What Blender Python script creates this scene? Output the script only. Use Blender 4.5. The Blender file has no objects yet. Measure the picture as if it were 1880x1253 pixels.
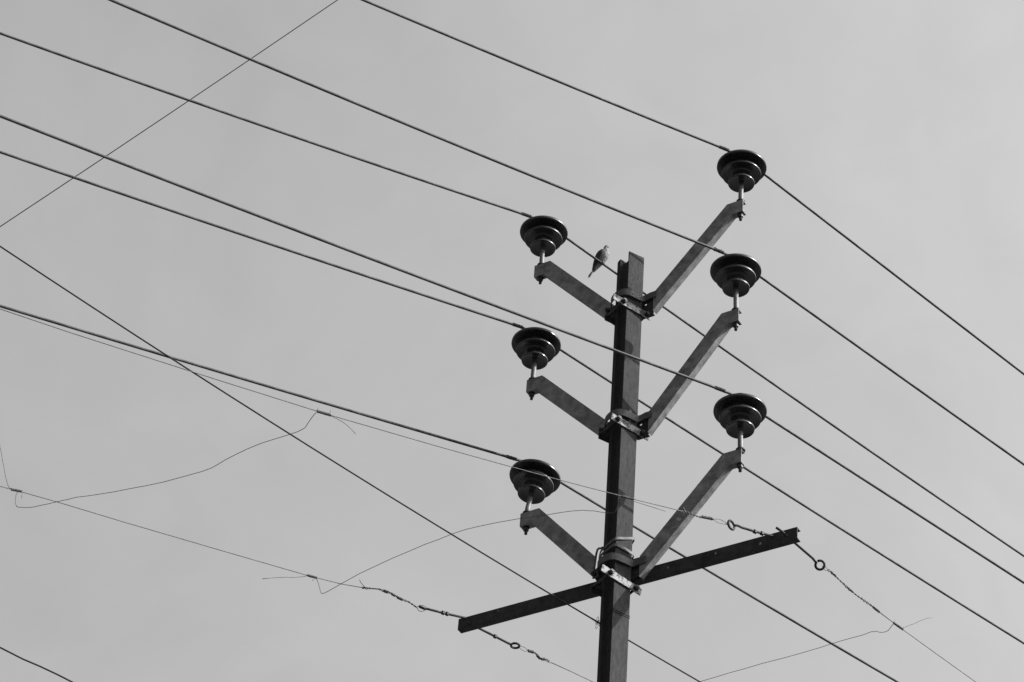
import bpy, bmesh, math, random
from mathutils import Vector, Matrix
R = math.radians
random.seed(7)
scene = bpy.context.scene
col = scene.collection

# ---------------------------------------------------------------- camera, sky, sun, exposure
PITCH, ROLL = R(40.0), R(4.56)
F = Vector((0, math.cos(PITCH), math.sin(PITCH)))
U0 = Vector((0, -math.sin(PITCH), math.cos(PITCH)))
R0 = Vector((1, 0, 0))
cu = math.cos(ROLL) * U0 - math.sin(ROLL) * R0
cr = math.cos(ROLL) * R0 + math.sin(ROLL) * U0
cam_data = bpy.data.cameras.new('camera')
cam = bpy.data.objects.new('camera', cam_data)
col.objects.link(cam)
cam_data.lens = 100.0
cam_data.sensor_width = 36.0
cam_data.clip_start = 0.1
cam_data.clip_end = 3000
M = Matrix((cr, cu, -F)).transposed().to_4x4()
M.translation = Vector((0, 0, 1.6))
cam.matrix_world = M
scene.camera = cam

SUN_AZ, SUN_EL = 13.0, 34.5          # degrees towards the viewer from "right", elevation
to_sun = Vector((math.cos(R(SUN_EL)) * math.cos(R(SUN_AZ)), -math.cos(R(SUN_EL)) * math.sin(R(SUN_AZ)), math.sin(R(SUN_EL))))
world = bpy.data.worlds.new('World')
scene.world = world
world.use_nodes = True
nt = world.node_tree
nt.nodes.clear()
sky = nt.nodes.new('ShaderNodeTexSky')
sky.sky_type = 'NISHITA'
sky.sun_disc = False
sky.sun_elevation = R(SUN_EL)
sky.sun_rotation = math.atan2(to_sun.x, to_sun.y)
sky.air_density = 1.0
sky.dust_density = 10.0
sky.ozone_density = 1.0
bw = nt.nodes.new('ShaderNodeRGBToBW')            # the photograph is black and white
bg = nt.nodes.new('ShaderNodeBackground')
bg.inputs['Strength'].default_value = 0.13
wo = nt.nodes.new('ShaderNodeOutputWorld')
nt.links.new(sky.outputs['Color'], bw.inputs['Color'])
tcw = nt.nodes.new('ShaderNodeTexCoord')           # thin uneven high haze
hz1 = nt.nodes.new('ShaderNodeTexNoise'); hz1.inputs['Scale'].default_value = 7.0; hz1.inputs['Detail'].default_value = 5.0; hz1.inputs['Roughness'].default_value = .55; hz1.inputs['Distortion'].default_value = .6
mr = nt.nodes.new('ShaderNodeMapRange'); mr.inputs['From Min'].default_value = .3; mr.inputs['From Max'].default_value = .7; mr.inputs['To Min'].default_value = .935; mr.inputs['To Max'].default_value = 1.05
mu = nt.nodes.new('ShaderNodeMath'); mu.operation = 'MULTIPLY'
nt.links.new(tcw.outputs['Generated'], hz1.inputs['Vector'])
nt.links.new(hz1.outputs['Fac'], mr.inputs['Value'])
hz2 = nt.nodes.new('ShaderNodeTexNoise'); hz2.inputs['Scale'].default_value = 26.0; hz2.inputs['Detail'].default_value = 6.0; hz2.inputs['Distortion'].default_value = 1.2
mr2 = nt.nodes.new('ShaderNodeMapRange'); mr2.inputs['From Min'].default_value = .35; mr2.inputs['From Max'].default_value = .7; mr2.inputs['To Min'].default_value = .985; mr2.inputs['To Max'].default_value = 1.02
mu2 = nt.nodes.new('ShaderNodeMath'); mu2.operation = 'MULTIPLY'
nt.links.new(tcw.outputs['Generated'], hz2.inputs['Vector']); nt.links.new(hz2.outputs['Fac'], mr2.inputs['Value'])
nt.links.new(mr.outputs['Result'], mu2.inputs[0]); nt.links.new(mr2.outputs['Result'], mu2.inputs[1])
nt.links.new(bw.outputs['Val'], mu.inputs[0]); nt.links.new(mu2.outputs['Value'], mu.inputs[1])
nt.links.new(mu.outputs['Value'], bg.inputs['Color'])
nt.links.new(bg.outputs['Background'], wo.inputs['Surface'])

sl = bpy.data.lights.new('sun', 'SUN')
sl.energy = 4.6
sl.angle = R(0.5)
so = bpy.data.objects.new('sun', sl)
so.rotation_euler = (-to_sun).to_track_quat('-Z', 'Y').to_euler()
so.location = (20, -6, 30)
col.objects.link(so)

scene.view_settings.view_transform = 'Standard'
scene.view_settings.look = 'None'
scene.view_settings.exposure = 1.52
scene.view_settings.gamma = 1.0

# ---------------------------------------------------------------- frames
A = Vector((0.629, 11.893, 0.0))                  # pole axis on the ground
TH, PSI = R(29.7), R(33.0)
u = Vector((math.cos(TH), math.sin(TH), 0))       # along the line
n = Vector((math.sin(TH), -math.cos(TH), 0))      # out of the pole's flange
ad = Vector((math.cos(PSI), -math.sin(PSI), 0))   # along the cross arms
fr = Vector((-math.sin(PSI), -math.cos(PSI), 0))  # out of the arms' webs
Z = Vector((0, 0, 1))
def L(a, b, z): return A + u * a + n * b + Z * z          # line frame
def T(t, f, z): return A + ad * t + fr * f + Z * z        # arm frame

# ---------------------------------------------------------------- mesh helpers
class MB:
    def __init__(self): self.bm = bmesh.new()
    def quadstrip(self, rings, close=True, caps=True, smooth=False):
        bm = self.bm
        vr = [[bm.verts.new(p) for p in r] for r in rings]
        k = len(vr[0])
        for a, b in zip(vr[:-1], vr[1:]):
            for i in range(k if close else k - 1):
                f = bm.faces.new((a[i], a[(i + 1) % k], b[(i + 1) % k], b[i]))
                f.smooth = smooth
        if caps and k > 2:
            bm.faces.new(vr[0][::-1]); bm.faces.new(vr[-1])
        return self
    def tube(self, pts, r, seg=8, smooth=True):
        pts = [Vector(p) for p in pts]
        N = len(pts)
        rs = r if isinstance(r, (list, tuple)) else [r] * N
        ref = None
        rings = []
        for i, p in enumerate(pts):
            d = (pts[min(i + 1, N - 1)] - pts[max(i - 1, 0)])
            d.normalize()
            if ref is None:
                ref = d.orthogonal().normalized()
            ref = (ref - d * ref.dot(d)).normalized()
            s = d.cross(ref)
            rings.append([p + (ref * math.cos(2 * math.pi * j / seg) + s * math.sin(2 * math.pi * j / seg)) * rs[i] for j in range(seg)])
        return self.quadstrip(rings, smooth=smooth)
    def box(self, c, ax, half):
        c = Vector(c)
        a, b, d = [Vector(v) * h for v, h in zip(ax, half)]
        r0 = [c - a - b - d, c + a - b - d, c + a + b - d, c - a + b - d]
        return self.quadstrip([r0, [p + 2 * d for p in r0]])
    def prism(self, poly, vec):
        return self.quadstrip([[Vector(p) for p in poly], [Vector(p) + Vector(vec) for p in poly]])
    def hexnut(self, c, axis, r, h):
        axis = Vector(axis).normalized(); a = axis.orthogonal().normalized(); b = axis.cross(a)
        rings = []
        for k, rr in ((-1, .9), (-.8, 1), (.8, 1), (1, .9)):
            rings.append([Vector(c) + axis * (k * h / 2) + (a * math.cos(i * math.pi / 3) + b * math.sin(i * math.pi / 3)) * r * rr for i in range(6)])
        return self.quadstrip(rings)
    def lathe(self, base, prof, seg=48, lean=(0, 0)):
        rings = [[Vector(base) + Vector((math.cos(2 * math.pi * j / seg) * r + lean[0] * z, math.sin(2 * math.pi * j / seg) * r + lean[1] * z, z - (lean[0] * math.cos(2 * math.pi * j / seg) + lean[1] * math.sin(2 * math.pi * j / seg)) * r)) for j in range(seg)] for r, z in prof]
        return self.quadstrip(rings, smooth=True)
    def build(self, name, mat, parent=None, origin=None):
        bm = self.bm
        bmesh.ops.recalc_face_normals(bm, faces=bm.faces)
        o0 = Vector(origin) if origin is not None else (BASE[parent.name] if parent else Vector((0, 0, 0)))
        bmesh.ops.translate(bm, vec=-o0, verts=bm.verts)
        me = bpy.data.meshes.new(name)
        bm.to_mesh(me); bm.free()
        me.materials.append(mat)
        o = bpy.data.objects.new(name, me)
        col.objects.link(o)
        if parent: o.parent = parent
        else: o.location = o0
        BASE[o.name] = o0
        return o
BASE = {}
def tag(o, label, cat=None, group=None, kind=None):
    if label: o['label'] = label
    if cat: o['category'] = cat
    if group: o['group'] = group
    if kind: o['kind'] = kind
    return o
def empty(name, loc):
    o = bpy.data.objects.new(name, None)
    o.empty_display_size = .1
    o.location = loc
    col.objects.link(o)
    BASE[o.name] = Vector(loc)
    return o

# ---------------------------------------------------------------- materials (all neutral greys: a black and white picture)
def mat(name, lo, hi, rough=.6, scale=12., metal=0., spec=.4, stretch=(1, 1, 1), detail=6, p0=.35, p1=.68, bump=.0, coat=0., speck=None):
    m = bpy.data.materials.new(name); m.use_nodes = True
    t = m.node_tree; b = t.nodes['Principled BSDF']
    tc = t.nodes.new('ShaderNodeTexCoord'); mp = t.nodes.new('ShaderNodeMapping')
    mp.inputs['Scale'].default_value = stretch
    t.links.new(tc.outputs['Object'], mp.inputs['Vector'])
    nz = t.nodes.new('ShaderNodeTexNoise'); nz.inputs['Scale'].default_value = scale; nz.inputs['Detail'].default_value = detail
    nz.inputs['Roughness'].default_value = .65
    t.links.new(mp.outputs['Vector'], nz.inputs['Vector'])
    rp = t.nodes.new('ShaderNodeValToRGB')
    rp.color_ramp.elements[0].position = p0; rp.color_ramp.elements[1].position = p1
    rp.color_ramp.elements[0].color = (lo, lo, lo, 1); rp.color_ramp.elements[1].color = (hi, hi, hi, 1)
    t.links.new(nz.outputs['Fac'], rp.inputs['Fac'])
    out = rp.outputs['Color']
    if speck:                                           # small light chips: (scale, threshold, value)
        n2 = t.nodes.new('ShaderNodeTexNoise'); n2.inputs['Scale'].default_value = speck[0]; n2.inputs['Detail'].default_value = 2
        t.links.new(mp.outputs['Vector'], n2.inputs['Vector'])
        r2 = t.nodes.new('ShaderNodeValToRGB')
        r2.color_ramp.elements[0].position = speck[1]; r2.color_ramp.elements[1].position = speck[1] + .04
        t.links.new(n2.outputs['Fac'], r2.inputs['Fac'])
        mx = t.nodes.new('ShaderNodeMixRGB'); mx.inputs['Color2'].default_value = (speck[2],) * 3 + (1,)
        t.links.new(r2.outputs['Color'], mx.inputs['Fac']); t.links.new(out, mx.inputs['Color1'])
        out = mx.outputs['Color']
    t.links.new(out, b.inputs['Base Color'])
    b.inputs['Roughness'].default_value = rough
    b.inputs['Metallic'].default_value = metal
    b.inputs['Specular IOR Level'].default_value = spec
    if coat:
        b.inputs['Coat Weight'].default_value = coat; b.inputs['Coat Roughness'].default_value = .05
    if bump:
        bp = t.nodes.new('ShaderNodeBump'); bp.inputs['Strength'].default_value = bump; bp.inputs['Distance'].default_value = .004
        t.links.new(nz.outputs['Fac'], bp.inputs['Height']); t.links.new(bp.outputs['Normal'], b.inputs['Normal'])
    return m
M_pole = mat('weathered_pole_steel', .016, .028, .85, 90, stretch=(1, 1, .22), spec=.03, bump=.15, speck=(13, .68, .10))
M_arm = mat('galvanised_arm_steel', .056, .135, .75, 17, spec=.05, detail=10, bump=.15, speck=(16, .71, .17))
M_beam = mat('dark_beam_steel', .012, .028, .7, 18, spec=.06, detail=9, bump=.2, speck=(22, .70, .14))
M_strap = mat('strap_steel', 0.028, 0.048, .6, 20, spec=.12, bump=.2)
M_plate = mat('plate_steel', .010, .022, .65, 20, spec=.08, bump=.2)
M_bar = mat('galvanised_bar', .030, .145, .65, 34, spec=.08, p0=.44, p1=.54, bump=.35)
M_pin = mat('galvanised_pin', 0.048, 0.08, .5, 25, spec=.12)
M_bolt = mat('dark_bolt_steel', .008, .018, .55, 60, spec=.15, bump=.3)
M_porc = mat('glazed_porcelain', .010, .022, .33, 11, spec=.22, detail=9)
M_cond = mat('weathered_conductor', .012, .045, .6, 9, spec=.10, p0=.32, p1=.62)
_t = M_porc.node_tree; _oi = _t.nodes.new('ShaderNodeObjectInfo'); _ad = _t.nodes.new('ShaderNodeMapRange')
_ad.inputs['To Min'].default_value = .22; _ad.inputs['To Max'].default_value = .42
_t.links.new(_oi.outputs['Random'], _ad.inputs['Value']); _t.links.new(_ad.outputs['Result'], _t.nodes['Principled BSDF'].inputs['Roughness'])
M_band = mat('dull_band_steel', .035, .062, .6, 30, spec=.08)
M_tie = mat('tie_wire', .02, .05, .6, 60, spec=.10)
M_gi = mat('galvanised_wire', 0.026, 0.058, .5, 30, spec=.12)
M_dark = mat('dark_wire', .005, .009, .6, 10, spec=.06)
M_ground = mat('dry_ground', .06, .11, .95, .6, spec=.1, bump=.6)
M_conc = mat('concrete', .28, .38, .9, 8, spec=.2, bump=.3)

# ---------------------------------------------------------------- ground
g = MB()
N = 40
ext = 600.0
def gh(x, y):
    d = math.hypot(x, y)
    return 0.0 if d < 25 else .25 * math.sin(x * .03 + 1) * math.sin(y * .027) * min(1, (d - 25) / 60)
for i in range(N):
    pass
vs = [[g.bm.verts.new((x, y, gh(x, y))) for x in [ext * (2 * i / N - 1) ** 3 for i in range(N + 1)]] for y in [ext * (2 * j / N - 1) ** 3 for j in range(N + 1)]]
for j in range(N):
    for i in range(N):
        g.bm.faces.new((vs[j][i], vs[j][i + 1], vs[j + 1][i + 1], vs[j + 1][i]))
ground = g.build('ground', M_ground)
tag(ground, 'dry bare ground under the power lines', 'ground', kind='structure')

# ---------------------------------------------------------------- the pole
pole = empty('utility_pole', A)
tag(pole, 'tall steel power pole with slanted cross arms, six dark insulators and a low crossbeam', 'utility pole')
# old rail set on end: wide foot towards the sun, head behind
half = [(.050, .0580), (.0500, .0500), (.030, .0455), (.014, .0395), (.0085, .028), (.0072, .0), (.0078, -.036), (.0115, -.047), (.021, -.0535), (.0315, -.0575), (.0340, -.0620), (.0330, -.0850), (.029, -.0925), (.019, -.0960)]
sec = [(-a, b) for a, b in half] + [(a, b) for a, b in half[::-1]]
m = MB()
def top_z(a, b): return 12.243 + (.020 if b < -.05 else (.004 if b < .035 else 0)) + .006 * math.sin(a * 70 + b * 40)
m.quadstrip([[L(a, b, -.2) for a, b in sec], [L(a, b, top_z(a, b)) for a, b in sec]])
m.build('shaft', M_pole, pole)
m = MB(); m.box(L(0, 0, .2), (u, n, Z), (.22, .22, .25)); m.build('footing', M_conc, pole)

def channel(m, path, H, off, depth, tweb=.0055, tfl=.0075, sign=1, vcut=False):
    """C-section swept along a path of (t, z); web faces the viewer side, flanges run back."""
    prof = [(-H / 2, 0), (H / 2, 0), (H / 2, depth), (H / 2 - tfl * .7, depth), (H / 2 - tfl, tweb), (-H / 2 + tfl, tweb), (-H / 2 + tfl * .7, depth), (-H / 2, depth)]
    rings = []
    for i, (t, z) in enumerate(path):
        ds = []
        if i > 0: ds.append(Vector((t - path[i - 1][0], z - path[i - 1][1])).normalized())
        if i < len(path) - 1: ds.append(Vector((path[i + 1][0] - t, path[i + 1][1] - z)).normalized())
        nm = [Vector((-d.y, d.x)) for d in ds]
        if len(nm) == 1: mv = nm[0]
        else:
            b = (nm[0] + nm[1]).normalized(); mv = b / b.dot(nm[0])
        if vcut and i == 0: mv = Vector((0, 1 / ds[0].x))
        mv = mv * sign
        rings.append([T(t + mv.x * h, off - d, z + mv.y * h) for h, d in prof])
    m.quadstrip(rings)
    return m

ARM_F = -.026
# level: top of stub, root centre z, pin t right, pin t left, stub tops
levels = [{1: dict(tipz=12.402, rootz=11.897, el=.604, tip=.684, pin=.660, dz=-.006, lean=(.012, -.01), t0=.138), -1: dict(tipz=12.430, rootz=11.930, el=.570, tip=.653, pin=.620, dz=-.012, t0=.094)},
          {1: dict(tipz=11.609, rootz=11.050, el=.583, tip=.666, pin=.640, dz=.013, lean=(-.02, -.01), t0=.136), -1: dict(tipz=11.576, rootz=11.100, el=.569, tip=.648, pin=.622, dz=-.005, lean=(.018, .01), t0=.094)},
          {1: dict(tipz=10.642, rootz=10.134, el=.604, tip=.692, pin=.676, dz=-.008, lean=(-.014, .012), t0=.117), -1: dict(tipz=10.643, rootz=10.174, el=.530, tip=.625, pin=.596, dz=-.012, lean=(.115, .06), t0=.150)}]
H_ARM = .086
SHED = [(.016, .136), (.030, .136), (.045, .1345), (.062, .130), (.0705, .1235), (.0735, .1220), (.0748, .126), (.0742, .134), (.068, .142), (.054, .155), (.048, .170),
        (.048, .197), (.056, .201), (.075, .200), (.096, .195), (.1055, .190), (.1092, .1895), (.1105, .195), (.1100, .2035), (.100, .213), (.075, .228), (.062, .240),
        (.062, .248), (.075, .251), (.100, .249), (.124, .2445), (.1345, .2405), (.1385, .2405), (.1402, .2465), (.1392, .257), (.126, .266), (.100, .279), (.070, .291), (.052, .297),
        (.043, .303), (.0415, .310), (.046, .320), (.050, .328), (.047, .336), (.036, .342), (.018, .345), (.002, .346)]

def helix(c0, axis, r, length, turns, rw, jitter=0., seg=10):
    axis = Vector(axis).normalized(); a = axis.orthogonal().normalized(); b = axis.cross(a)
    k = int(turns * seg)
    return [Vector(c0) + axis * (length * i / k) + (a * math.cos(2 * math.pi * i / seg) + b * math.sin(2 * math.pi * i / seg)) * (r + random.uniform(-jitter, jitter)) for i in range(k + 1)]

def make_end_plate(zr, arm, x1, hx):
    s = 1
    # dark end plate between arm and strap, with the open bolt hole
    m = MB()
    z0 = zr - .020
    x0 = .056
    hz, hr = zr + .004, .0075
    def P(t, z, k=0): return T(s * t, ARM_F - .0065 - k * .006, z)
    outer = [(x0, z0 - .055), (x1, z0 - .052), (x1, z0 + .062), (x0, z0 + .062)]
    hole = [(hx + hr * math.cos(q), hz + hr * math.sin(q)) for q in [i * math.pi / 6 for i in range(12)]]
    per = []
    for q in [i * math.pi / 6 for i in range(12)]:       # outer ring sampled on the rectangle
        c, d = math.cos(q), math.sin(q)
        tt = min([( (x1 if c > 0 else x0) - hx) / c if abs(c) > 1e-6 else 9, ((z0 + .062 if d > 0 else z0 - .053) - hz) / d if abs(d) > 1e-6 else 9])
        per.append((hx + c * tt, hz + d * tt))
    # insert true corners by snapping the nearest samples
    for cx, cz in ((x0, z0 - .053), (x1, z0 - .053), (x1, z0 + .062), (x0, z0 + .062)):
        k = min(range(12), key=lambda i: (per[i][0] - cx) ** 2 + (per[i][1] - cz) ** 2); per[k] = (cx, cz)
    for k in (0, 1):
        pass
    bm = m.bm
    ro = [[bm.verts.new(P(t, z, k)) for t, z in per] for k in (0, 1)]
    ri = [[bm.verts.new(P(t, z, k)) for t, z in hole] for k in (0, 1)]
    for i in range(12):
        j = (i + 1) % 12
        bm.faces.new((ro[0][i], ro[0][j], ri[0][j], ri[0][i]))
        bm.faces.new((ro[1][i], ri[1][i], ri[1][j], ro[1][j]))
        bm.faces.new((ro[0][i], ro[1][i], ro[1][j], ro[0][j]))
        bm.faces.new((ri[0][i], ri[0][j], ri[1][j], ri[1][i]))
    if s > 0:
        m.box(T((x0 + x1) / 2, ARM_F - .018, z0 - .055), (ad, fr, Z), ((x1 - x0) / 2 - .004, .012, .003))
    pl = m.build('end_plate', M_plate, arm)

for li, lv in enumerate(levels):
    for s in (1, -1):
        q_ = lv[s]
        zt, zr, tp, el, tip, t0 = q_['tipz'], q_['rootz'], s * q_['pin'], q_['el'], q_['tip'], q_['t0']
        sl_ = (zt - zr) / (el - .135)
        m = MB()
        path = [(s * t0, zr + sl_ * (t0 - .135)), (s * el, zt), (s * tip, zt)]
        channel(m, path, H_ARM, ARM_F, .042, sign=s, vcut=True)
        arm = m.build('cross_arm', M_arm, pole)
        if s > 0: make_end_plate(zr, arm, t0 + .002, min(.088, t0 - .03) if li < 2 else .108)
        else:
            m = MB(); m.prism([T(-.150, ARM_F + .003, zr - .020), T(-.084, ARM_F + .003, zr + .040), T(-.084, ARM_F + .003, zr - .085), T(-.118, ARM_F + .003, zr - .080)], fr * .006)
            m.build('end_plate', M_plate, arm)
        # insulator with its pin and nuts
        f0 = ARM_F - .021
        zb = zt + H_ARM / 2
        m = MB(); ln = q_.get('lean', (0, 0)); m.lathe(T(tp, f0, zb + .026 + q_['dz']), SHED, 64, ln)
        ins = m.build('insulator', M_porc, pole)
        m = MB()
        m.tube([T(tp, f0, zb - .012), T(tp, f0, zb + .03), T(tp, f0, zb + .08) + Vector((ln[0], ln[1], 0)) * .055, T(tp, f0, zb + .170) + Vector((ln[0], ln[1], 0)) * .145], [.0142, .0142, .0140, .0138], 20)
        m.build('pin', M_pin, ins)
        m = MB(); m.tube([T(tp, f0, zb + .0015), T(tp, f0, zb + .0095)], [.026, .025], 20); m.build('washer', M_bolt, ins)
        m = MB()
        m.tube([T(tp, f0, zt - H_ARM / 2 + .012), T(tp, f0, zt - H_ARM / 2 - .046)], .0085, 12)
        m.tube([T(tp, f0, zt - H_ARM / 2 - .0012), T(tp, f0, zt - H_ARM / 2 - .006)], .0185, 16)
        m.hexnut(T(tp, f0, zt - H_ARM / 2 - .016), Z, .0155, .018)
        m.build('nut', M_bolt, ins)
    # hoop strap round the pole's near corner
    zs = (11.922, 11.072, 10.128)[li]
    plan = [(-.150, -.014), (-.124, -.012), (-.110, -.002), (-.100, .022), (-.080, .056), (-.050, .080), (-.015, .094), (.018, .094), (.044, .074), (.060, .044), (.071, .012), (.081, -.010), (.096, -.017), (.125, -.018), (.158, -.018)]
    # smooth the plan
    def cr_spline(p, k=4):
        out = []
        for i in range(len(p) - 1):
            a, b, c, d = [Vector(p[max(0, min(len(p) - 1, i + j))]) for j in (-1, 0, 1, 2)]
            for q in range(k):
                t = q / k
                out.append(.5 * ((2 * b) + (c - a) * t + (2 * a - 5 * b + 4 * c - d) * t * t + (3 * b - a - 3 * c + d) * t ** 3))
        out.append(Vector(p[-1])); return out
    sp = cr_spline(plan, 4)
    rings = []
    for i, p in enumerate(sp):
        d = (sp[min(i + 1, len(sp) - 1)] - sp[max(i - 1, 0)]).normalized(); nn = Vector((-d.y, d.x)) * .003
        hh = .021
        zz = zs + (.020 if li < 2 else .012) * max(0, min(1, (p.x - .06) / .06))
        rings.append([T(p.x - nn.x, p.y - nn.y, zz - hh), T(p.x + nn.x, p.y + nn.y, zz - hh), T(p.x + nn.x, p.y + nn.y, zz + hh), T(p.x - nn.x, p.y - nn.y, zz + hh)])
    m = MB(); m.quadstrip(rings); st = m.build('strap', M_strap, pole)
    m = MB()
    m.tube([T(-.138, -.045, zs), T(-.138, -.004, zs), T(-.138, -.0035, zs), T(-.138, .004, zs), T(-.138, .0045, zs), T(-.138, .012, zs)], [.008, .008, .015, .015, .008, .008], 6)
    m.build('bolt', M_bolt, st)
    # pale clamp bar across the flange with two through bolts
    zb_ = (11.836, 11.004, 10.004)[li]
    c0, c1 = ((-.146, .104), (-.120, .121), (-.136, .113))[li]
    tl = (.11, .14, .20)[li]; bu_ = u * math.cos(tl) - Z * math.sin(tl); bz_ = Z * math.cos(tl) + u * math.sin(tl)
    m = MB(); m.box(L((c0 + c1) / 2, .0645, zb_), (bu_, n, bz_), ((c1 - c0) / 2, .003, .0215))
    bar = m.build('clamp_bar', M_bar, pole)
    for bu in (-.080, .076):
        zk = zb_; zb_ = zk - (bu - (c0 + c1) / 2) * math.tan(tl)
        m = MB()
        m.tube([L(bu, -.093, zb_), L(bu, .092, zb_)], .0075, 12)
        m.tube([L(bu, .0682, zb_), L(bu, .0712, zb_)], .0165, 14)
        m.hexnut(L(bu, .0795, zb_), n, .0150, .015)
        m.build('bolt', M_bolt, bar); zb_ = zk
    m = MB(); m.box(L(0, -.0965, zb_), (u, n, Z), (.092, .003, .020)); m.build('back_bar', M_plate, pole)

# low crossbeam with eye bolts
BEAM_F = -.076
m = MB(); channel(m, [(-.996, 10.108), (.984, 10.088)], .069, BEAM_F, .038); beam = m.build('crossbeam', M_beam, pole)
for t, z in ((.092, 10.083), (-.128, 10.098)):
    m = MB()
    m.tube([T(t, BEAM_F - .02, z), T(t, BEAM_F + .030, z), T(t, BEAM_F + .0305, z), T(t, BEAM_F + .040, z), T(t, BEAM_F + .0405, z), T(t, BEAM_F + .050, z)], [.008, .008, .0145, .0145, .008, .008], 8)
    m.build('bolt', M_bolt, beam)
for t, z, hw_ in ((-.124, 10.098, .022), (.100, 10.090, .020)):
    m = MB(); m.box(T(t, BEAM_F + .017, z), (ad, fr, Z), (hw_, .013, .050)); m.build('packing_plate', M_plate, beam)

def eye_bolt(rod, centre, re, e1, e2, nuts, r=.0064):
    """rod: points of the shank (world); eye is an open ring round centre in the plane e1,e2, starting towards the rod's end."""
    m = MB()
    ring = []
    d0 = (rod[-1] - centre)
    a0 = math.atan2(d0.dot(e2), d0.dot(e1))
    for k in range(25):
        q = a0 + 2 * math.pi * k / 25.5
        ring.append(centre + (e1 * math.cos(q) + e2 * math.sin(q)) * re)
    m.tube(list(rod) + ring, r, 12)
    o = m.build('eye_bolt', M_beam, pole)
    for c, ax in nuts:
        m = MB(); m.hexnut(c, ax, .0125, .014); m.build('nut', M_bolt, o)
    return o
nR1, nR2, nL1, nL2 = .7231, .7871, -.8799, -.8532
b1 = (u * .9 + Z * .05).normalized()
eye_bolt([L(.480, nR1, 10.108), L(.458, nR1, 10.104), L(.345, nR1, 10.083), L(.262, nR1, 10.071), L(.238, nR1, 10.072), L(.223, nR1, 10.066)],
         L(.198, nR1, 10.057), .0235, (u * .97 - n * .25).normalized(), Z, [(L(.387, nR1, 10.090), b1), (L(.344, nR1, 10.082), b1)])
eye_bolt([L(.428, nR2, 10.107), L(.466, nR2, 10.098), L(.543, nR2, 10.064), L(.655, nR2, 10.018), L(.672, nR2, 10.004)],
         L(.700, nR2, 9.996), .0225, u * .87 + n * .5, (Z * .77 - (u * .5 - n * .87) * .64), [(L(.530, nR2, 10.070), u)])
eye_bolt([L(-.345, nL1, 10.142), L(-.367, nL1, 10.136), L(-.492, nL1, 10.112), L(-.580, nL1, 10.098), L(-.607, nL1, 10.094)],
         L(-.632, nL1, 10.088), .020, (u * .9 - n * .30 + Z * .2).normalized(), (n * .75 - Z * .55).normalized(), [(L(-.483, nL1, 10.114), b1), (L(-.508, nL1, 10.110), b1)])
eye_bolt([L(-.375, nL2, 10.094), L(-.338, nL2, 10.089), L(-.197, nL2, 10.076), L(-.112, nL2, 10.067), L(-.096, nL2, 10.068)],
         L(-.070, nL2, 10.070), .0225, u, n, [(L(-.197, nL2, 10.076), u)])

# light binding bands and bent hook above the low clamp
def band(pts, w, th, name, mt):
    sp = cr_spline(pts, 5)
    rings = []
    for i, p in enumerate(sp):
        d = (sp[min(i + 1, len(sp) - 1)] - sp[max(i - 1, 0)]); d.z = 0; d.normalize()
        nn = Vector((-d.y, d.x, 0)) * th
        rings.append([T(p.x - nn.x, p.y - nn.y, p.z - w), T(p.x + nn.x, p.y + nn.y, p.z - w), T(p.x + nn.x, p.y + nn.y, p.z + w), T(p.x - nn.x, p.y - nn.y, p.z + w)])
    m = MB(); m.quadstrip(rings); return m.build(name, mt, pole)
band([(-.108, .000, 10.165), (-.098, .024, 10.172), (-.070, .052, 10.185), (-.020, .068, 10.200), (.029, .079, 10.207), (.055, .032, 10.205), (.0755, -.018, 10.200), (.072, -.040, 10.198), (.030, -.075, 10.190)], .0085, .0018, 'binding_band', M_strap)
band([(-.104, .010, 10.205), (-.075, .042, 10.222), (-.020, .064, 10.236), (.029, .078, 10.246), (.055, .032, 10.270), (.0755, -.018, 10.296), (.072, -.040, 10.304), (.030, -.075, 10.300)], .0078, .0018, 'binding_band', M_band)
m = MB()
hk = [T(-.142, -.012, 10.118), T(-.136, -.004, 10.170), T(-.126, .002, 10.245), T(-.118, .006, 10.268), T(-.106, .012, 10.270), T(-.080, .036, 10.246), T(-.055, .056, 10.232)]
m.tube(hk, .0055, 8); m.build('hook', M_strap, pole)
m = MB()
for dz in (0, .012):
    m.tube([L(a * 1.0, b * 1.0, 9.800 + dz + k) for a, b, k in ((-.034, -.094, 0), (-.0525, .0605, 0), (0, .0615, -.002), (.0525, .0605, -.001), (.034, -.094, .004), (-.034, -.094, 0))], .0016, 6)
m.build('wire_wrap', M_dark, pole)

# ---------------------------------------------------------------- conductors
ins_at = {'R1': (.346, .569, 12.47), 'R2': (.336, .550, 11.675), 'R3': (.347, .571, 10.705), 'L1': (-.244, -.573, 12.491), 'L2': (-.243, -.572, 11.645), 'L3': (-.231, -.549, 10.716)}
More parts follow.
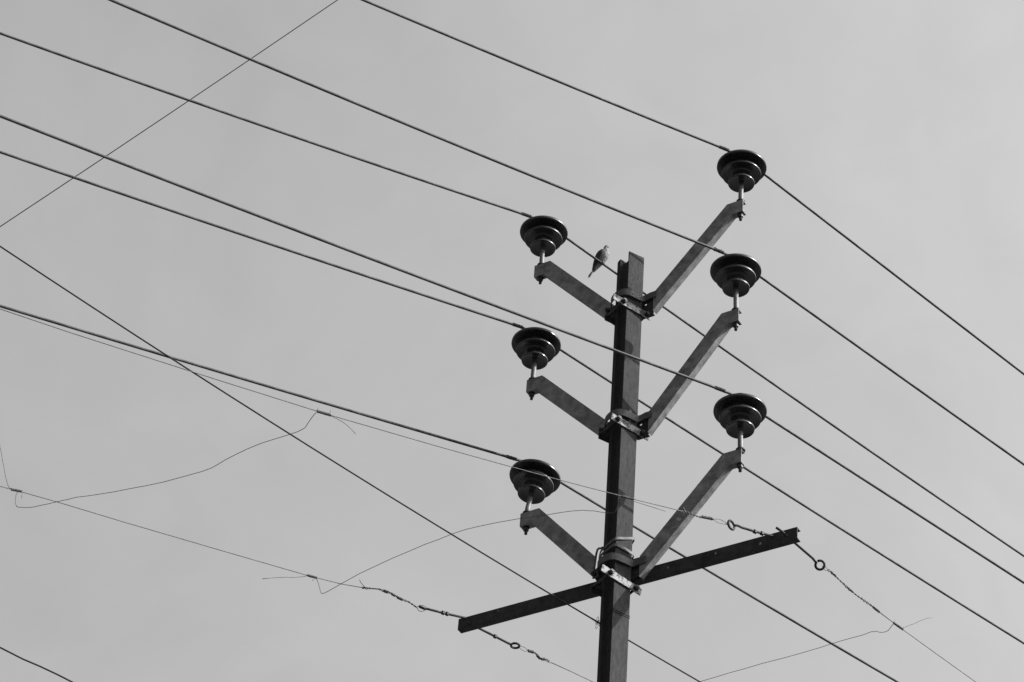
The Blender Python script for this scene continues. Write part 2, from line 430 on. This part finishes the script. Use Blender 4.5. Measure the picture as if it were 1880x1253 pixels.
# (left slope, left curve, right slope, right curve, left and right height over pin base)
curv = {'R1': (.121, .0055, -.293, .0010, .3345, .3250), 'R2': (.1033, .0049, -.2434, .0022, .3618, .3473), 'R3': (.1048, .0030, -.183, .0000, .3481, .3285),
        'L1': (.1678, .0050, -.2523, .0057, .3355, .3270), 'L2': (.1489, .0037, -.1936, .0039, .3309, .3150), 'L3': (.1565, .0021, -.1663, .0048, .3115, .3065)}
cond_label = {'R1': 'thick power wire tied to the topmost insulator, reaching the right edge highest of all',
              'R2': 'thick power wire on the middle right insulator, passing in front of the topmost arm',
              'R3': 'thick power wire on the lowest right insulator, crossing in front of the pole',
              'L1': 'thick power wire on the top left insulator, with the dove perched on it',
              'L2': 'thick power wire tied to the middle one of the three left insulators',
              'L3': 'thick power wire on the lowest left insulator, just above a thin guard wire'}
def wire_z(k, s):
    a, b, c, d, hl, hr = curv[k]
    zz = ins_at[k][2] + hr + (hl - hr) * min(1, max(0, (.1 - s) / .2))
    if s < 0:
        q = max(s, -9.0); z = zz + a * q + b * q * q
        if s < q:                                    # beyond the picture: settle into an even sag
            e = s - q; sl_ = a + 2 * b * q; z += sl_ * e + (sl_ / 44) * e * e
        return z
    q = min(s, 9.0); z = zz + c * q + d * q * q
    if s > q:
        e = s - q; sl_ = c + 2 * d * q; z += sl_ * e - (sl_ / 44) * e * e
    return z
for k in ('R1', 'R2', 'R3', 'L1', 'L2', 'L3'):
    a0, b0, z0 = ins_at[k]
    ss = [-40 + i * 2 for i in range(15)] + [-11 + i * .25 for i in range(40)] + [-1 + i * .1 for i in range(9)] + [-.06, 0, .06] + [.15 + i * .1 for i in range(9)] + [1.1 + i * .25 for i in range(40)] + [12 + i * 2 for i in range(15)]
    ss = sorted(set(round(x, 3) for x in ss))
    def cp(s): 
        z = wire_z(k, s)
        if abs(s) < .16: z += -.012 * (1 - abs(s) / .16) ** 2 * 0
        return L(a0 + s, b0, z)
    # stranded profile: six lobes twisting along the wire
    m = MB()
    m.tube([cp(s) for s in ss], .0073, 12)
    o = m.build('power_line', M_cond, None, origin=cp(0))
    tag(o, cond_label[k], 'power line', 'conductors on the pole insulators')
    # binding wire on both sides of the insulator and round its neck
    m = MB()
    for s0, s1_ in ((-.158, -.092), (.062, .100)):
        c0 = cp(s0); c1 = cp(s1_)
        m.tube(helix(c0, c1 - c0, .0088, (c1 - c0).length, 11, .002, .0008, 9), .0018, 5)
    for q in range(3):
        p = cp(-.155 + .05 * random.random())
        m.tube([p, p + Vector((random.uniform(-.010, .010), random.uniform(-.010, .010), random.uniform(.010, .018)))], .0014, 5)
    ctr = cp(0) - Z * .022
    m.tube([ctr + Vector((math.cos(q) * .046, math.sin(q) * .046, .003 * math.sin(3 * q))) for q in [i * math.pi / 12 for i in range(25)]], .0025, 6)
    tie = m.build('binding_wire', M_tie, o)

# ---------------------------------------------------------------- thin guard wires
def cr3(p, k=3):
    return cr_spline([Vector(q) for q in p], k)
def kink(pts, a):
    return [pts[0]] + [Vector(p) + Vector((random.uniform(-a, a), random.uniform(-a, a), random.uniform(-a, a))) for p in pts[1:-1]] + [pts[-1]]
def jitter_path(pts, a): return [Vector(p) + Vector((random.uniform(-a, a), random.uniform(-a, a), random.uniform(-a, a))) for p in pts]
def twist(m, pts, rw, amp, pitch, strands=2, lumps=0.):
    """strands wound round a polyline"""
    sp = cr3(pts, 12)
    dist = [0]
    for a, b in zip(sp[:-1], sp[1:]): dist.append(dist[-1] + (b - a).length)
    for s in range(strands):
        out = []
        for i, p in enumerate(sp):
            d = (sp[min(i + 1, len(sp) - 1)] - sp[max(i - 1, 0)]).normalized()
            a = d.orthogonal().normalized(); b = d.cross(a)
            q = 2 * math.pi * (dist[i] / pitch + s / strands)
            A_ = amp * (1 + lumps * math.sin(dist[i] / pitch * 2.1 + s))
            out.append(p + (a * math.cos(q) + b * math.sin(q)) * A_)
        m.tube(out, rw, 6)
def coil(m, p0, p1, r, turns, rw):
    p0, p1 = Vector(p0), Vector(p1)
    m.tube(helix(p0, p1 - p0, r * .82, (p1 - p0).length, turns * 1.6, rw, .0010, 10), rw * 1.3, 5)
def guard(name_label, straight, tw, loop, extra=(), rw=.0021, coils=()):
    m = MB()
    m.tube(straight, rw, 7)
    if tw: twist(m, tw, rw * 1.15, .0030, .040, 2, .5)
    for lp in loop: m.tube(cr3(lp, 4), rw * .8, 6)
    for e in extra: m.tube(cr3(e, 4), rw * .85, 6)
    for c in coils: coil(m, *c)
    o = m.build('guard_wire', M_gi, None, origin=straight[0])
    tag(o, name_label, 'guard wire', 'thin guard wires on the low crossbeam')
    return o
def ext(p_from, p_to, length, sag=.004, k=12):
    d = (p_to - p_from).normalized()
    return [p_to + d * (length * i / k) + Z * (sag * (length * i / k) ** 2) for i in range(1, k + 1)]
def LN(nn, l): return [L(a, nn, z) for a, z in l]
# left-going, from the right end of the beam
s1 = LN(nR1, [(-.095, 10.009), (-.136, 10.001), (-.385, 9.951), (-.547, 9.921), (-.812, 9.871), (-1.089, 9.823), (-1.495, 9.755), (-2.087, 9.663), (-2.636, 9.592), (-3.36, 9.504), (-3.689, 9.470)])
s1 += ext(s1[-3], s1[-1], 30)
guard("thin guard wire running left from the crossbeam's right end, across the pole", s1,
      LN(nR1, [(-.100, 10.008), (-.060, 10.016), (.010, 10.020), (.024, 10.030), (.074, 10.043), (.090, 10.044)]),
      [LN(nR1, [(.090, 10.044), (.125, 10.060), (.160, 10.058), (.172, 10.050), (.160, 10.046), (.120, 10.036), (.090, 10.042)])],
      [LN(nR1, [(-.050, 10.018), (-.070, 10.012), (-.085, 10.022), (-.093, 10.038)])],
      coils=[(L(.020, nR1, 10.028), L(.085, nR1, 10.044), .0070, 7, .0018)])
s2 = LN(nL1, [(-.988, 10.063), (-1.115, 10.032), (-1.309, 10.000), (-1.707, 9.951), (-2.349, 9.874), (-2.703, 9.835), (-2.91, 9.808), (-3.012, 9.792)])
s2 += ext(s2[-4], s2[-1], 30)
guard("thin guard wire running left from the crossbeam's left end to the left edge", s2,
      LN(nL1, [(-1.000, 10.060), (-.975, 10.066), (-.909, 10.090), (-.864, 10.094), (-.814, 10.097), (-.767, 10.088), (-.716, 10.089), (-.667, 10.077)]),
      [LN(nL1, [(-.667, 10.077), (-.648, 10.098), (-.620, 10.104), (-.614, 10.090), (-.630, 10.068), (-.652, 10.062), (-.667, 10.077)])],
      [LN(nL1, [(-.965, 10.070), (-.985, 10.072), (-1.005, 10.086), (-1.018, 10.102)])],
      coils=[(L(-.870, nL1, 10.095), L(-.845, nL1, 10.096), .0075, 4, .0018), (L(-.825, nL1, 10.097), L(-.800, nL1, 10.093), .006, 4, .0018), (L(-.790, nL1, 10.090), L(-.755, nL1, 10.088), .007, 5, .0018)])
s3 = LN(nR2, [(1.074, 9.868), (1.167, 9.840), (1.219, 9.826), (1.451, 9.762), (1.688, 9.699)])
s3 += ext(s3[-3], s3[-1], 30)
guard("thin guard wire running right from the crossbeam's right end, twisted near its ring", s3,
      LN(nR2, [(.748, 9.990), (.790, 9.975), (.830, 9.954), (.886, 9.926), (.955, 9.904), (1.023, 9.886), (1.074, 9.868)]),
      [LN(nR2, [(.745, 9.992), (.728, 10.004), (.716, 9.998), (.722, 9.982), (.740, 9.980), (.752, 9.988)])], (),
      coils=[(L(1.030, nR2, 9.884), L(1.074, nR2, 9.868), .0062, 5, .0018), (L(.770, nR2, 9.984), L(.800, nR2, 9.970), .0055, 3, .0018), (L(.87, nR2, 9.934), L(.90, nR2, 9.922), .0055, 3, .0018)])
s4 = LN(nL2, [(.159, 10.057), (.292, 10.052), (.433, 10.043)])
s4 += ext(s4[0], s4[-1], 30)
guard("thin guard wire running right from the crossbeam's left end, towards the pole", s4,
      LN(nL2, [(.010, 10.071), (.037, 10.076), (.060, 10.072), (.078, 10.060), (.092, 10.052), (.121, 10.062), (.150, 10.058)]),
      [LN(nL2, [(.010, 10.071), (-.006, 10.082), (-.036, 10.082), (-.048, 10.074), (-.036, 10.064), (-.008, 10.060), (.010, 10.071)]),
       LN(nL2, [(.112, 10.062), (.126, 10.054), (.150, 10.052), (.165, 10.057)])], (),
      coils=[(L(.012, nL2, 10.071), L(.045, nL2, 10.076), .0075, 5, .0018), (L(.066, nL2, 10.068), L(.090, nL2, 10.053), .0072, 4, .0018), (L(.098, nL2, 10.054), L(.118, nL2, 10.061), .007, 4, .0018)])

# lacing wires tied across the guard wires
def lacing(label, segs, coils, rw=.0016, spikes=()):
    m = MB()
    for s in segs: m.tube(kink(cr3([L(*p) for p in s], 2), .0022), rw, 6)
    for a, b, r_, t_ in coils: coil(m, L(*a), L(*b), r_, t_, .0018)
    for a, b in spikes: m.tube([L(*a), L(*b)], .0013, 5)
    o = m.build('lacing_wire', M_gi, None, origin=L(*segs[0][0]))
    tag(o, label, 'tie wire', 'lacing wires tied between the guard wires')
    return o
lacing("thin wire looping at the left edge and tied up to the guard wire above",
       [[(-3.130, -.880, 10.17), (-3.085, -.880, 10.085), (-3.055, -.88, 10.011), (-3.027, -.882, 9.948), (-2.996, -.886, 9.873), (-2.974, -.887, 9.821), (-2.955, -.88, 9.803), (-2.916, -.88, 9.807)],
        [(-2.916, -.88, 9.807), (-2.92, -.887, 9.783), (-2.915, -.892, 9.748), (-2.904, -.89, 9.725), (-2.885, -.87, 9.714), (-2.85, -.818, 9.704), (-2.801, -.732, 9.696), (-2.771, -.683, 9.689), (-2.721, -.59, 9.684), (-2.655, -.483, 9.667), (-2.558, -.32, 9.646), (-2.466, -.153, 9.629), (-2.364, .045, 9.616), (-2.327, .138, 9.619), (-2.295, .237, 9.627), (-2.233, .389, 9.629), (-2.166, .535, 9.623), (-2.136, .605, 9.622), (-2.132, .632, 9.626), (-2.134, .683, 9.641), (-2.132, .723, 9.651)],
        [(-2.075, .723, 9.663), (-2.023, .728, 9.659), (-1.971, .729, 9.645), (-1.921, .723, 9.624)]],
       [((-2.955, -.88, 9.800), (-2.900, -.88, 9.812), .0058, 9), ((-2.130, .7231, 9.656), (-2.060, .7231, 9.668), .0062, 8)],
       spikes=[((-2.895, -.88, 9.812), (-2.893, -.88, 9.775)), ((-2.065, .7231, 9.668), (-2.062, .7231, 9.695)), ((-2.125, .7231, 9.66), (-2.128, .7231, 9.675))])
lacing("thin wire arching past the lowest left insulator to the pole, both cut ends free",
       [[(-1.264, -.88, 10.005), (-1.243, -.878, 9.961), (-1.228, -.877, 9.93), (-1.22, -.872, 9.923), (-1.212, -.848, 9.927), (-1.138, -.647, 9.955), (-1.061, -.453, 9.976), (-.981, -.268, 9.99), (-.912, -.119, 9.997), (-.84, .024, 9.997), (-.731, .208, 9.981), (-.636, .36, 9.961), (-.575, .463, 9.95), (-.542, .511, 9.939), (-.506, .555, 9.924), (-.47, .598, 9.906), (-.446, .629, 9.897), (-.44, .654, 9.901), (-.452, .693, 9.919), (-.454, .723, 9.936)],
        [(-1.563, -.88, 9.871), (-1.495, -.88, 9.907), (-1.389, -.882, 9.958), (-1.309, -.88, 10.002), (-1.29, -.88, 10.005)],
        [(-.400, .723, 9.946), (-.387, .723, 9.94), (-.301, .724, 9.952), (-.197, .723, 9.964)]],
       [((-1.315, -.8799, 10.000), (-1.262, -.8799, 10.008), .0058, 8), ((-.455, .7231, 9.938), (-.385, .7231, 9.951), .0056, 9)],
       spikes=[((-1.27, -.88, 10.006), (-1.285, -.88, 9.98))])
lacing("thin wire from the bottom edge tied to the guard wire right of the crossbeam",
       [[(1.164, .787, 9.840), (1.166, .753, 9.828), (1.162, .723, 9.823), (1.154, .706, 9.825), (1.135, .679, 9.837), (1.124, .657, 9.84), (1.077, .539, 9.844), (1.038, .44, 9.847), (.98, .302, 9.853), (.88, .063, 9.862), (.803, -.118, 9.868), (.73, -.284, 9.874), (.616, -.544, 9.881), (.476, -.852, 9.99), (.462, -.882, 10.040)],
        [(1.215, .787, 9.830), (1.249, .786, 9.859), (1.338, .788, 9.928), (1.422, .787, 9.984)]],
       [((1.160, .7871, 9.842), (1.222, .7871, 9.826), .0052, 8)], spikes=[((1.168, .787, 9.84), (1.172, .787, 9.862))])

# ---------------------------------------------------------------- other wires
def thin(name, pts, r, mt, label, cat='wire'):
    m = MB(); m.tube(pts, r, 8)
    o = m.build(name, mt, None, origin=pts[len(pts) // 2]); tag(o, label, cat); return o
dq = lambda s: .01042 * s * s - .16500 * s + 9.8160
bp_ = []
for i in range(-40, 41):
    s = i * .25
    q = max(-4.5, min(4, s)); z = dq(q) + (.0212 * q - .164) * (s - q) + .004 * (s - q) ** 2
    bp_.append(L(s, -.098, z))
service = thin('service_wire', bp_, .0039, M_dark, "thin black wire slanting from the left edge down behind the lower pole")
m = MB()
for k, (dx, dz, rr) in enumerate(((0, 0, .012), (-.012, .008, .020), (-.008, -.014, .022))):
    m.tube([L(-.034 + dx * .7 + rr * .35 * math.cos(q), -.098 + rr * math.sin(q) * .3, dq(-.034) + dz + rr * 1.1 * math.sin(q + .4)) for q in [i * math.pi / 9 for i in range(17)]], .0012, 5)
coil(m, L(-.075, -.098, dq(-.075)), L(-.02, -.098, dq(-.02)), .0046, 5, .0013)
m.build('tie_loop', M_dark, service)
thin('overhead_cable', [Vector((-5.361 - 1.81 * k, 22, 21.046 - 2.19 * k + .02 * k * (k + 1.7))) + Vector((0, 0, 0)) for k in [8, 6, 4, 3, 2, 1.5, 1, .5, 0, -.43, -.86, -1.29, -1.72, -2.2, -3, -4, -6, -8, -10]], .0052, M_dark,
     "thin black wire rising from left edge to top edge behind the power lines", 'wire')
cpts = [(-12, 10.1), (-8, 9.72), (-5, 9.47), (-3.5, 9.355), (-2.664, 9.286), (-2.536, 9.270), (-2.446, 9.266), (-2.344, 9.257), (-2.258, 9.246), (-1.8, 9.215), (-.8, 9.14), (1, 9.0), (4, 8.85), (8, 8.7), (14, 8.6)]
thin('overhead_cable', [A - ad * 1.6 + u * (a - (-ad * 1.6).dot(u)) + Z * z for a, z in cpts], .0042, M_dark, 'short stretch of dark wire crossing the bottom left corner')

# ---------------------------------------------------------------- the dove
sD = .175 - ins_at['L1'][0]
D = L(.170, ins_at['L1'][1], wire_z('L1', sD - .005) + .0066)
hdg = (n * .80 + u * .48).normalized(); rt = Vector((hdg.y, -hdg.x, 0))
def B(a, s, b): return D + hdg * (a * .88 + .001) + rt * (s * .78) + Z * (b * .90 - .002)
dove = empty('dove', D)
tag(dove, 'small spotted dove perched on the wire beside the pole top, tail hanging down', 'bird')
def bird_mat(name, kind):
    m = bpy.data.materials.new(name); m.use_nodes = True
    t = m.node_tree; b = t.nodes['Principled BSDF']; b.inputs['Roughness'].default_value = .85; b.inputs['Specular IOR Level'].default_value = .15
    tc = t.nodes.new('ShaderNodeTexCoord')
    vz = t.nodes.new('ShaderNodeTexVoronoi'); vz.inputs['Scale'].default_value = 120 if kind == 'body' else 90
    t.links.new(tc.outputs['Object'], vz.inputs['Vector'])
    r = t.nodes.new('ShaderNodeValToRGB')
    lo, hi = {'body': (.15, .035), 'wing': (.030, .012)}[kind]
    r.color_ramp.elements[0].color = (lo,) * 3 + (1,); r.color_ramp.elements[1].color = (hi,) * 3 + (1,)
    r.color_ramp.elements[0].position = .15; r.color_ramp.elements[1].position = .75
    t.links.new(vz.outputs['Distance'], r.inputs['Fac'])
    out = r.outputs['Color']
    if kind == 'body':                              # grey head and nape above a pale breast
        sp = t.nodes.new('ShaderNodeSeparateXYZ'); t.links.new(tc.outputs['Object'], sp.inputs['Vector'])
        r2 = t.nodes.new('ShaderNodeValToRGB'); r2.color_ramp.elements[0].position = .108; r2.color_ramp.elements[1].position = .120
        t.links.new(sp.outputs['Z'], r2.inputs['Fac'])
        mx = t.nodes.new('ShaderNodeMixRGB'); mx.inputs['Color2'].default_value = (.022, .022, .022, 1)
        t.links.new(r2.outputs['Color'], mx.inputs['Fac']); t.links.new(out, mx.inputs['Color1']); out = mx.outputs['Color']
    t.links.new(out, b.inputs['Base Color'])
    return m
M_body, M_wing = bird_mat('dove_body_feathers', 'body'), bird_mat('dove_wing_feathers', 'wing')
M_beak = mat('dove_beak', .02, .03, .4, 50); M_leg = mat('dove_leg', .06, .10, .6, 50)
def loft(m, sp, seg=18):
    """sp: (a, s, b, lateral radius, sagittal radius)"""
    rings = []
    for i, (a, s, b, rl, rs_) in enumerate(sp):
        p0, p1 = sp[max(i - 1, 0)], sp[min(i + 1, len(sp) - 1)]
        d = Vector((p1[0] - p0[0], p1[1] - p0[1], p1[2] - p0[2])).normalized()
        sag = Vector((d.z, 0, -d.x)).normalized(); lat = d.cross(sag).normalized()
        c = Vector((a, s, b))
        rings.append([B(*(c + lat * (rl * math.cos(q)) + sag * (rs_ * math.sin(q)))) for q in [2 * math.pi * j / seg for j in range(seg)]])
    m.quadstrip(rings, smooth=True)
body_sp = [(-.066, 0, -.048, .006, .004), (-.055, 0, -.032, .013, .010), (-.040, 0, -.008, .022, .020), (-.024, 0, .014, .030, .029), (-.008, 0, .038, .036, .036), (.006, 0, .062, .036, .037), (.014, 0, .082, .031, .032),
           (.018, 0, .098, .023, .024), (.018, 0, .110, .0165, .0175), (.018, 0, .120, .0145, .0155), (.020, 0, .130, .0142, .0152), (.023, 0, .138, .0115, .012), (.025, 0, .1435, .007, .007), (.0255, 0, .1455, .001, .001)]
m = MB(); loft(m, body_sp); bird_body = m.build('body', M_body, dove)
for s in (1, -1):
    m = MB()
    loft(m, [(.016, s * 0.0244, .094, .003, .004), (.010, s * 0.0329, .086, .008, .015), (-.002, s * 0.0378, .068, .0095, .023), (-.016, s * 0.0378, .045, .009, .024), (-.032, s * 0.0317, .018, .008, .020), (-.048, s * 0.0232, -.010, .006, .014), (-.060, s * 0.0159, -.034, .004, .008), (-.070, s * 0.0122, -.052, .001, .002)], 14)
    m.build('wing', M_wing, dove)
    m = MB(); m.lathe(B(.0265, s * .0120, .1305), [(.0001, -.0028), (.002, -.002), (.0028, 0), (.002, .002), (.0001, .0028)], 10); m.build('eye', M_beak, bird_body)
    m = MB()
    foot = B(.004, s * .011, .0015)
    m.tube([B(-.014, s * .012, .014), B(-.004, s * .011, .008), foot], [.004, .0025, .0022], 8)
    for off in (-.006, 0, .006):
        m.tube([foot, B(.012, s * .011 + off, .001), B(.014, s * .011 + off, -.008), B(.009, s * .011 + off, -.013)], [.0018, .0017, .0015, .001], 6)
    m.tube([foot, B(-.008, s * .011, -.001), B(-.009, s * .011, -.009)], [.0018, .0016, .001], 6)
    m.build('leg', M_leg, dove)
m = MB(); m.tube([B(.031, 0, .129), B(.037, 0, .1265), B(.042, 0, .123)], [.0038, .0026, .0006], 8); m.build('beak', M_beak, dove)
m = MB()
for k, (sp_, ln, w) in enumerate(((0, 1, .006), (.004, .97, .0055), (-.004, .97, .0055), (.008, .9, .005), (-.008, .9, .005))):
    o0 = k * .0006
    a0, b0_ = -.050, -.028
    a1, b1_ = a0 - .050 * ln, b0_ - .070 * ln
    rings = []
    for f_, ww in ((0, .6), (.5, 1), (.9, .95), (1, .4)):
        a = a0 + (a1 - a0) * f_ - o0; b = b0_ + (b1_ - b0_) * f_ + o0; c = sp_ * .5 + sp_ * f_ * .6
        rings.append([B(a - .0006, c - w * ww, b), B(a - .0006, c + w * ww, b), B(a + .0006, c + w * ww, b + .0008), B(a + .0006, c - w * ww, b + .0008)])
    m.quadstrip(rings)
m.build('tail', M_body, dove)
